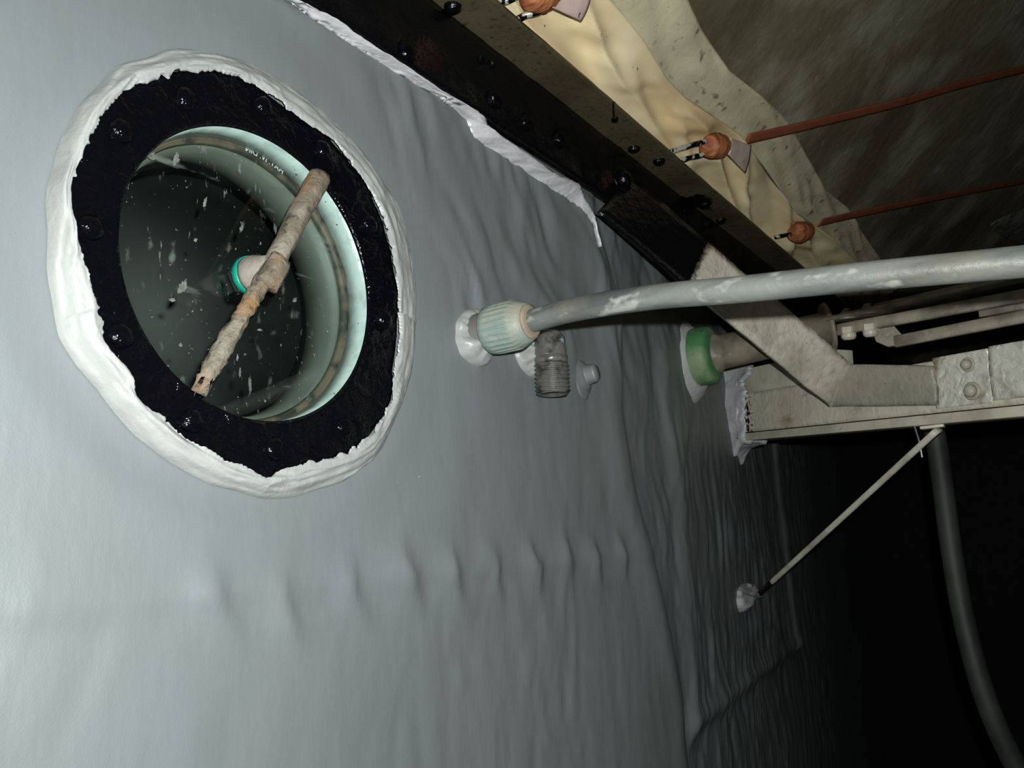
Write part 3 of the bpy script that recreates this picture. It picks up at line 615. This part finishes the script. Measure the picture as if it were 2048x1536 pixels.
# ------------------------------------------------------------------ threaded elbow
eb = on_wall(1068, 712)
elb = thing('threaded_elbow', 'dark metal threaded pipe elbow pointing down from the wall below the pipe', 'elbow', eb)
ec = on_x(1101, 694, .032)
V, Fs = lathe((float(eb[0]) - .004, ec[1], ec[2]), (1, 0, 0), [(0, .0135), (.02, .0135), (.026, .0155), (.036, .0155)], 24)
link_mesh('wall_stub', V, Fs, M['darkmetal'], elb)
V, Fs = lathe(ec + (0, 0, .019), (0, 0, -1), [(0, .009), (.003, .0135), (.010, .0172), (.022, .0180), (.030, .0178), (.031, .0180)], 24, lambda t, i: 1 + .05 * math.cos(4 * t) + .02 * math.cos(3 * t + i))
link_mesh('elbow_body', V, Fs, M['darkmetal'], elb)
prof = [(0, .0165), (.001, .0192), (.0085, .0192), (.009, .0175)]
# helical thread
V = []; Fs = []; seg = 48; turns = 7; pitch = .0048; L_ = turns * pitch; nz = 84; o = ec + (0, 0, -.021)
for i in range(nz + 1):
    h = L_ * i / nz
    for k in range(seg):
        t = 2 * math.pi * k / seg; ph = (h / pitch - k / seg) % 1.0; tri = 1 - abs(ph * 2 - 1); r = .0177 + .0030 * tri * (1 - .15 * i / nz)
        V.append((o[0] + r * math.cos(t), o[1] + r * math.sin(t), o[2] - h))
for i in range(nz):
    for k in range(seg): k2 = (k + 1) % seg; Fs.append((i * seg + k, i * seg + k2, (i + 1) * seg + k2, (i + 1) * seg + k))
thr = (V, Fs)
col = lathe(ec + (0, 0, -.0115), (0, 0, -1), prof, 48)
bore = lathe(o + (0, 0, -L_), (0, 0, -1), [(0, .0180), (.0012, .0176), (.0014, .0140), (-.02, .0135), (-.0201, .0001)], 48)
bore = (bore[0], [f for f in bore[1] if len(f) < 40])
link_mesh('male_thread', *join(thr, col, bore), M['darkmetal'], elb)
# grey painted stud beside it
sb = on_wall(1168, 752)
stud = thing('painted_stud', 'short ribbed stud buried under the grey wall paint right of the elbow', 'stud', sb)
sbv = sb - (.004, 0, 0)
prof = [(0, .034), (.003, .025), (.006, .018), (.009, .0150)]
for i in range(6): prof += [(.009 + i * .0022, .0135 - i * .0003), (.0102 + i * .0022, .0124 - i * .0003)]
prof += [(.0225, .0105), (.0235, .001)]
link_mesh('stud_body', *lathe(sbv, (1, 0.1, .1), prof, 32, lambda t, i: 1 + .06 * float(vnoise(2 * math.cos(t) + 9, 2 * math.sin(t), 231))), M['wall'], stud)

# ------------------------------------------------------------------ green-collared outlet with bolted arms
gb = on_wall(1376, 718)
outl = thing('outlet_pipe', 'thick grey outlet tube with green collar on the wall behind the slanting strap', 'pipe', gb)
V, Fs = lathe(gb, (1, 0, 0), [(-.01, .046), (.014, .0515), (.018, .053), (.040, .053), (.048, .0505), (.052, .043), (.053, .032)], 56)
link_mesh('collar', V, Fs, M['greencap'], outl)
V, Fs = lathe(gb + (-.012, 0, -.002), (1, 0, 0), [(0, .076), (.012, .074), (.020, .067), (.026, .058), (.030, .0535), (.031, .050)], 72, lambda t, i: 1 + .10 * float(vnoise(1.6 * math.cos(t) + 5, 1.6 * math.sin(t) + 3 + i * .08, 211)) + .02 * float(vnoise(6 * math.cos(t) + 5, 6 * math.sin(t) + i * .4, 212)) + .05 * max(0, math.sin(t) * -1))
tag(link_mesh('sealant_patch', V, Fs, M['whitedim']), 'lilac white sealant ring on the wall behind the green collar', 'sealant')
RT = .0315
dirv = at_d(1664, 654, 1.48) - gb
ln = np.linalg.norm(dirv)
V, Fs = lathe(gb + (.02, 0, 0), dirv, [(0, .037), (.036, .037), (.042, RT), (ln - .03, RT * .95)], 48); link_mesh('outlet_tube', V, Fs, M['steeldk'], outl)
du = dirv / ln
V, Fs = lathe(gb + du * (ln - .012), dirv, [(0, .034), (.001, .045), (.007, .046), (.008, .040)], 48); link_mesh('end_disc', V, Fs, M['steeldk'], outl)
arm = thing('bolted_arm', 'pair of dusty flat steel arms bolted to the outlet tube end running to the right', 'bracket', gb + du * ln)
YA = gb[1]
def ay(x, y, dy=0): return at_d(x, y, 1 / (.682 + (x - 1660) / 388 * .10) + dy)
def far(p, q): return p + (q - p) * 1.7                           # the arms run on past the frame
V, Fs, uv = rect_bar(ay(1661, 644), far(ay(1661, 644), ay(2200, 527)), (0, 1, 0), .060, .0075, 10); link_mesh('upper_bar', V, Fs, M['steeldk'], arm)
V, Fs, uv = rect_bar(ay(1676, 660, -.014), far(ay(1676, 660, -.014), ay(2200, 563, -.014)), (0, 0, 1), .020, .010, 14, .0006); link_mesh('side_bar', V, Fs, M['steeldk'], arm)
V, Fs, uv = rect_bar(ay(1750, 618, .03), far(ay(1750, 618, .03), ay(2200, 515, .03)), (0, 0, 1), .016, .010, 10); link_mesh('back_bar', V, Fs, M['steeldk'], arm)
V, Fs, uv = rect_bar(ay(1790, 684, .0), far(ay(1790, 684, .0), ay(2200, 604, .0)), (0, 0, 1), .020, .012, 10); link_mesh('lower_bar', V, Fs, M['steeldk'], arm)
G = np.array([[ay(1742, 650, .002), ay(1782, 645, .002), ay(1806, 672, .002)], [ay(1752, 683, .002), ay(1775, 693, .002), ay(1812, 688, .002)]])
V, Fs, uv = slab(G, (0, -1, 0), .010); link_mesh('gusset_plate', V, Fs, M['steeldk'], arm, smooth=False)
V, Fs, uv = rect_bar(ay(1958, 622, .004), far(ay(1958, 622, .004), ay(2200, 578, .004)), (0, 0, 1), .022, .010, 8); link_mesh('end_block', V, Fs, M['steeldk'], arm)
for (x, y, x2, y2) in [(1694, 634, 1697, 668), (1737, 624, 1741, 662)]:
    p = ay(x, y, -.012); pn = ay(x2, y2, -.012); d = (p - pn); ln2 = np.linalg.norm(d); d /= ln2
    parts = join(lathe(p - d * .004, d, [(0, .0135), (.001, .0148), (.003, .0148), (.0035, .012)], 24), hexprof(p - d * .002, d, .0115, .012), lathe(p + d * .009, d, [(0, .0075), (.004, .007), (.006, .004)], 16))
    link_mesh('bolt', *parts, M['steeldk'], arm, smooth='auto')
    parts = join(hexprof(pn + d * .012, -d, .0145, .012), lathe(pn, -d, [(0, .0125), (.006, .0125), (.010, .009), (.011, .0005)], 20))
    link_mesh('bolt_nut', *parts, M['steel'], arm, smooth='auto')

# ------------------------------------------------------------------ channel beam
P0 = on_wall(1462, 884); P1 = at_d(2060, 832, 1.13)
BX = P1 - P0; BL = np.linalg.norm(BX); BX = BX / BL; BZ = np.array([0, 0, 1.0]) - BX * BX[2]; BZ /= np.linalg.norm(BZ)
BY = np.cross(BX, BZ)
if BY @ (CAM - P0) < 0: BY = -BY
HB = .098; LB = BL + .5
def BF(a, b, c): return P0 + BX * a + BY * b + BZ * c            # along the beam, towards the viewer, up
def on_beam(px, py, off=0.0):
    r = ray(px, py); p = P0 + BY * off; return CAM + r * ((p - CAM) @ BY) / (r @ BY)
def bpos(px, py):
    d = on_beam(px, py) - P0; return d @ BX, d @ BZ
def bbox(lo, hi, bev): 
    V, Fs = box(lo, hi, bev); return [BF(*v) for v in V], Fs
beam = thing('channel_beam', 'dirty primer painted steel channel beam sticking out of the wall to the right', 'beam', BF(0, 0, 0))
ga = np.concatenate([np.linspace(-.02, .12, 36), np.linspace(.12, LB, 60)[1:]]); LIP = .018
V, Fs, uv = slab(np.array([[BF(a_, .0006 * float(fbm(a_ * 20, c * 20, 241, 2)), c) for c in np.linspace(LIP, HB, 10)] for a_ in ga]), BY, .055)
uv = [(a_, 0) for a_ in ga for c in range(10)] * 2
link_mesh('web', V, Fs, M['beamend'], beam, uv=uv)
V, Fs = bbox((.035, -.05, 0), (LB, .003, LIP - .0025), .0015); link_mesh('bottom_lip', V, Fs, M['steel'], beam, smooth='auto')
_, ct = bpos(1480, 737)
V, Fs = bbox((-.02, -.055, HB + .001), (bpos(1660, 730)[0], -.014, ct), .002); link_mesh('top_plate', V, Fs, M['steel'], beam, smooth='auto')
# brushed sealant sleeve where the beam meets the wall, with two drips
sec = [(-.03, ct), (-.014, ct), (.000, HB + .006), (.000, HB - .012), (.000, HB * .6), (.000, HB * .35), (.001, LIP), (.003, .004), (.003, .0), (-.012, .0), (-.03, .0), (-.05, .0)]
SP = resample(smooth_path(np.array([(0, b_, c_) for b_, c_ in sec]), 120), 90)
tg = np.gradient(SP, axis=0); tg /= np.linalg.norm(tg, axis=1)[:, None]
GO, GI = [], []
for i, a_ in enumerate(np.linspace(-.05, .058, 26)):
    ro_, ri_ = [], []
    for k in range(90):
        nb, nc = -tg[k, 2], tg[k, 1]
        if k > 0 and nb < -.5: nb, nc = -nb, -nc
        if SP[k, 2] > HB * .5 and nc < -.1: nc = -nc
        if SP[k, 2] < HB * .3 and nc > .1: nc = -nc
        e = .0035 + .046 * math.exp(-max(a_ + .03, 0) / .026) + .0022 * float(fbm(a_ * 40, k * .16, 271, 3)) + .004 * (1 - i / 25) * float(vnoise(k * .12, 1, 272))
        aa = a_ + (.010 * float(vnoise(k * .22, 2, 273)) + .004 * float(vnoise(k * .9, 5, 274)) if i > 20 else 0)
        drip = 0.0
        for kc, w_, L_ in ((58, 2.5, .022), (68, 3.0, .026)):
            drip += L_ * math.exp(-((k - kc) / w_) ** 2) * math.exp(-((a_ - (.0 if kc == 58 else .02)) / .012) ** 2)
        if i == 25: e = .0008
        ro_.append(BF(aa, SP[k, 1] + nb * e, SP[k, 2] + nc * e - drip)); ri_.append(BF(aa, SP[k, 1] - nb * .001, SP[k, 2] - nc * .001))
    GO.append(ro_); GI.append(ri_)
V, Fs, uv = slab(np.array(GO), BY, 0, GI)
tag(link_mesh('sealant_collar', V, Fs, M['whitedim']), 'dripping white sealant collar around the channel beam where it meets the wall', 'sealant')
a0, a1 = bpos(1873, 770)[0], bpos(1985, 765)[0]; c0, c1 = bpos(1930, 812)[1], bpos(1930, 704)[1]
c1 = min(c1, HB + .004)
G = [[BF(a0 + (a1 - a0) * i / 39 + .0015 * float(vnoise(j * .5, i > 20, 251)), .004 + .0012 * float(fbm(i * .25, j * .25, 252, 2)), c0 + (c1 - c0) * j / 29) for j in range(30)] for i in range(40)]
V, Fs, uv = slab(np.array(G), BY, .0035); sp = link_mesh('splice_plate', V, Fs, M['silver'], beam)
G = [[BF(a_, .005 + .0015 * float(fbm(a_ * 70, c * 70, 257, 2)), c) for c in np.linspace(c0 + .003, HB + .006, 20)] for a_ in np.linspace(a1 + .001, LB, 60)]
V, Fs, uv = slab(np.array(G), BY, .0045); link_mesh('cover_plate', V, Fs, M['silver'], beam)
for (x, y, r) in [(1937, 729, .0085), (1945, 782, .0105)]:
    p = on_beam(x, y, .0045); parts = join(lathe(p, BY, [(0, r * 1.3), (.002, r * 1.3), (.0025, r * 1.05)], 24), lathe(p + BY * .002, BY, [(0, r * .9), (.006, r * .85), (.009, r * .6), (.010, .001)], 20))
    link_mesh('rivet_bolt', *parts, M['steel'], sp)

# ------------------------------------------------------------------ slanting strap from bar to beam
lo_, hi_ = [on_x(1200, 425, .024), on_beam(1665, 812, .012), on_beam(1880, 809, .012)], [on_x(1262, 352, .024), on_beam(1704, 727, .012), on_beam(1870, 731, .012)]
def lerp(a, b, t): return a + (b - a) * t
G = []; us = []
l1 = np.linalg.norm(lo_[1] - lo_[0]); l2 = np.linalg.norm(lo_[2] - lo_[1])
for i in range(60): G.append([lerp(lerp(lo_[0], lo_[1], i / 59), lerp(hi_[0], hi_[1], i / 59), j / 8) for j in range(9)]); us.append(i / 59 * l1)
for i in range(1, 24): G.append([lerp(lerp(lo_[1], lo_[2], i / 23), lerp(hi_[1], hi_[2], i / 23), j / 8) for j in range(9)]); us.append(l1 + i / 23 * l2)
G = np.array(G); nr_ = np.cross(G[20, 8] - G[20, 0], G[30, 0] - G[20, 0]); nr_ /= np.linalg.norm(nr_)
if nr_ @ (CAM - G[20, 0]) < 0: nr_ = -nr_
for i in range(len(G)):
    for j in range(9): G[i, j] += nr_ * .0015 * float(vnoise(i * .12, j * .3, 261)) + (G[i, 8] - G[i, 0]) * .012 * float(vnoise(i * .25, (j > 4) * 5, 262))
V, Fs, uv = slab(G, nr_, .008); tot = us[-1]
uv = [(us[i] / tot, j / 8) for i in range(len(G)) for j in range(9)] * 2
st = thing('steel_strap', 'flat steel strap, black at its top end, slanting from the bar down to the beam', 'strap', G[-1, 4])
link_mesh('strap_plate', V, Fs, M['strap'], st, uv=uv)
p = on_x(1243, 358, .026); link_mesh('bolt', *join(lathe(p, nr_, [(0, .020), (.003, .020), (.0035, .016)], 24), dome(p + nr_ * .003, nr_, .013, .012, 20, 61)), M['black'], st)

# ------------------------------------------------------------------ slanting rod, hose, wire
rb = on_wall(1503, 1190); rb[0] += .014
_a = bpos(1866, 842)[0]; rt = BF(_a, -.008, -.0088)
rod = thing('brace_rod', 'thin flat rod with black lower end slanting from the wall up to the beam', 'rod', rb)
V, Fs, uv = rect_bar(rb, rt, (.2, -1, 0), .021, .010, 60, .0006, .002); link_mesh('rod_bar', V, Fs, M['rod'], rod, uv=uv)
V, Fs = box(rt + (-.024, -.004, .004), rt + (.010, .018, .0085), .001); link_mesh('end_clip', V, Fs, M['steel'], rod, smooth='auto')
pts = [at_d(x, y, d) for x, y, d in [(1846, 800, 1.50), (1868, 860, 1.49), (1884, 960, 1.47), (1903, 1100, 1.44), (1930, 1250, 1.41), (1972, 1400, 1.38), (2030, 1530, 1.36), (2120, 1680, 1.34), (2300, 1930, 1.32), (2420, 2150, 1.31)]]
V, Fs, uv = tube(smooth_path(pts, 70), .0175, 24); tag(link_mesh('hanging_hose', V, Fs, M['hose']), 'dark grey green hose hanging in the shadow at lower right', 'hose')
pts = [on_beam(x, y, -.010) for x, y in [(1828, 850), (1838, 880), (1845, 917)]]
V, Fs, uv = tube(smooth_path(pts, 12), .0022, 8); tag(link_mesh('loose_wire', V, Fs, M['chrome']), 'short bare wire end hanging under the beam beside the rod', 'wire')
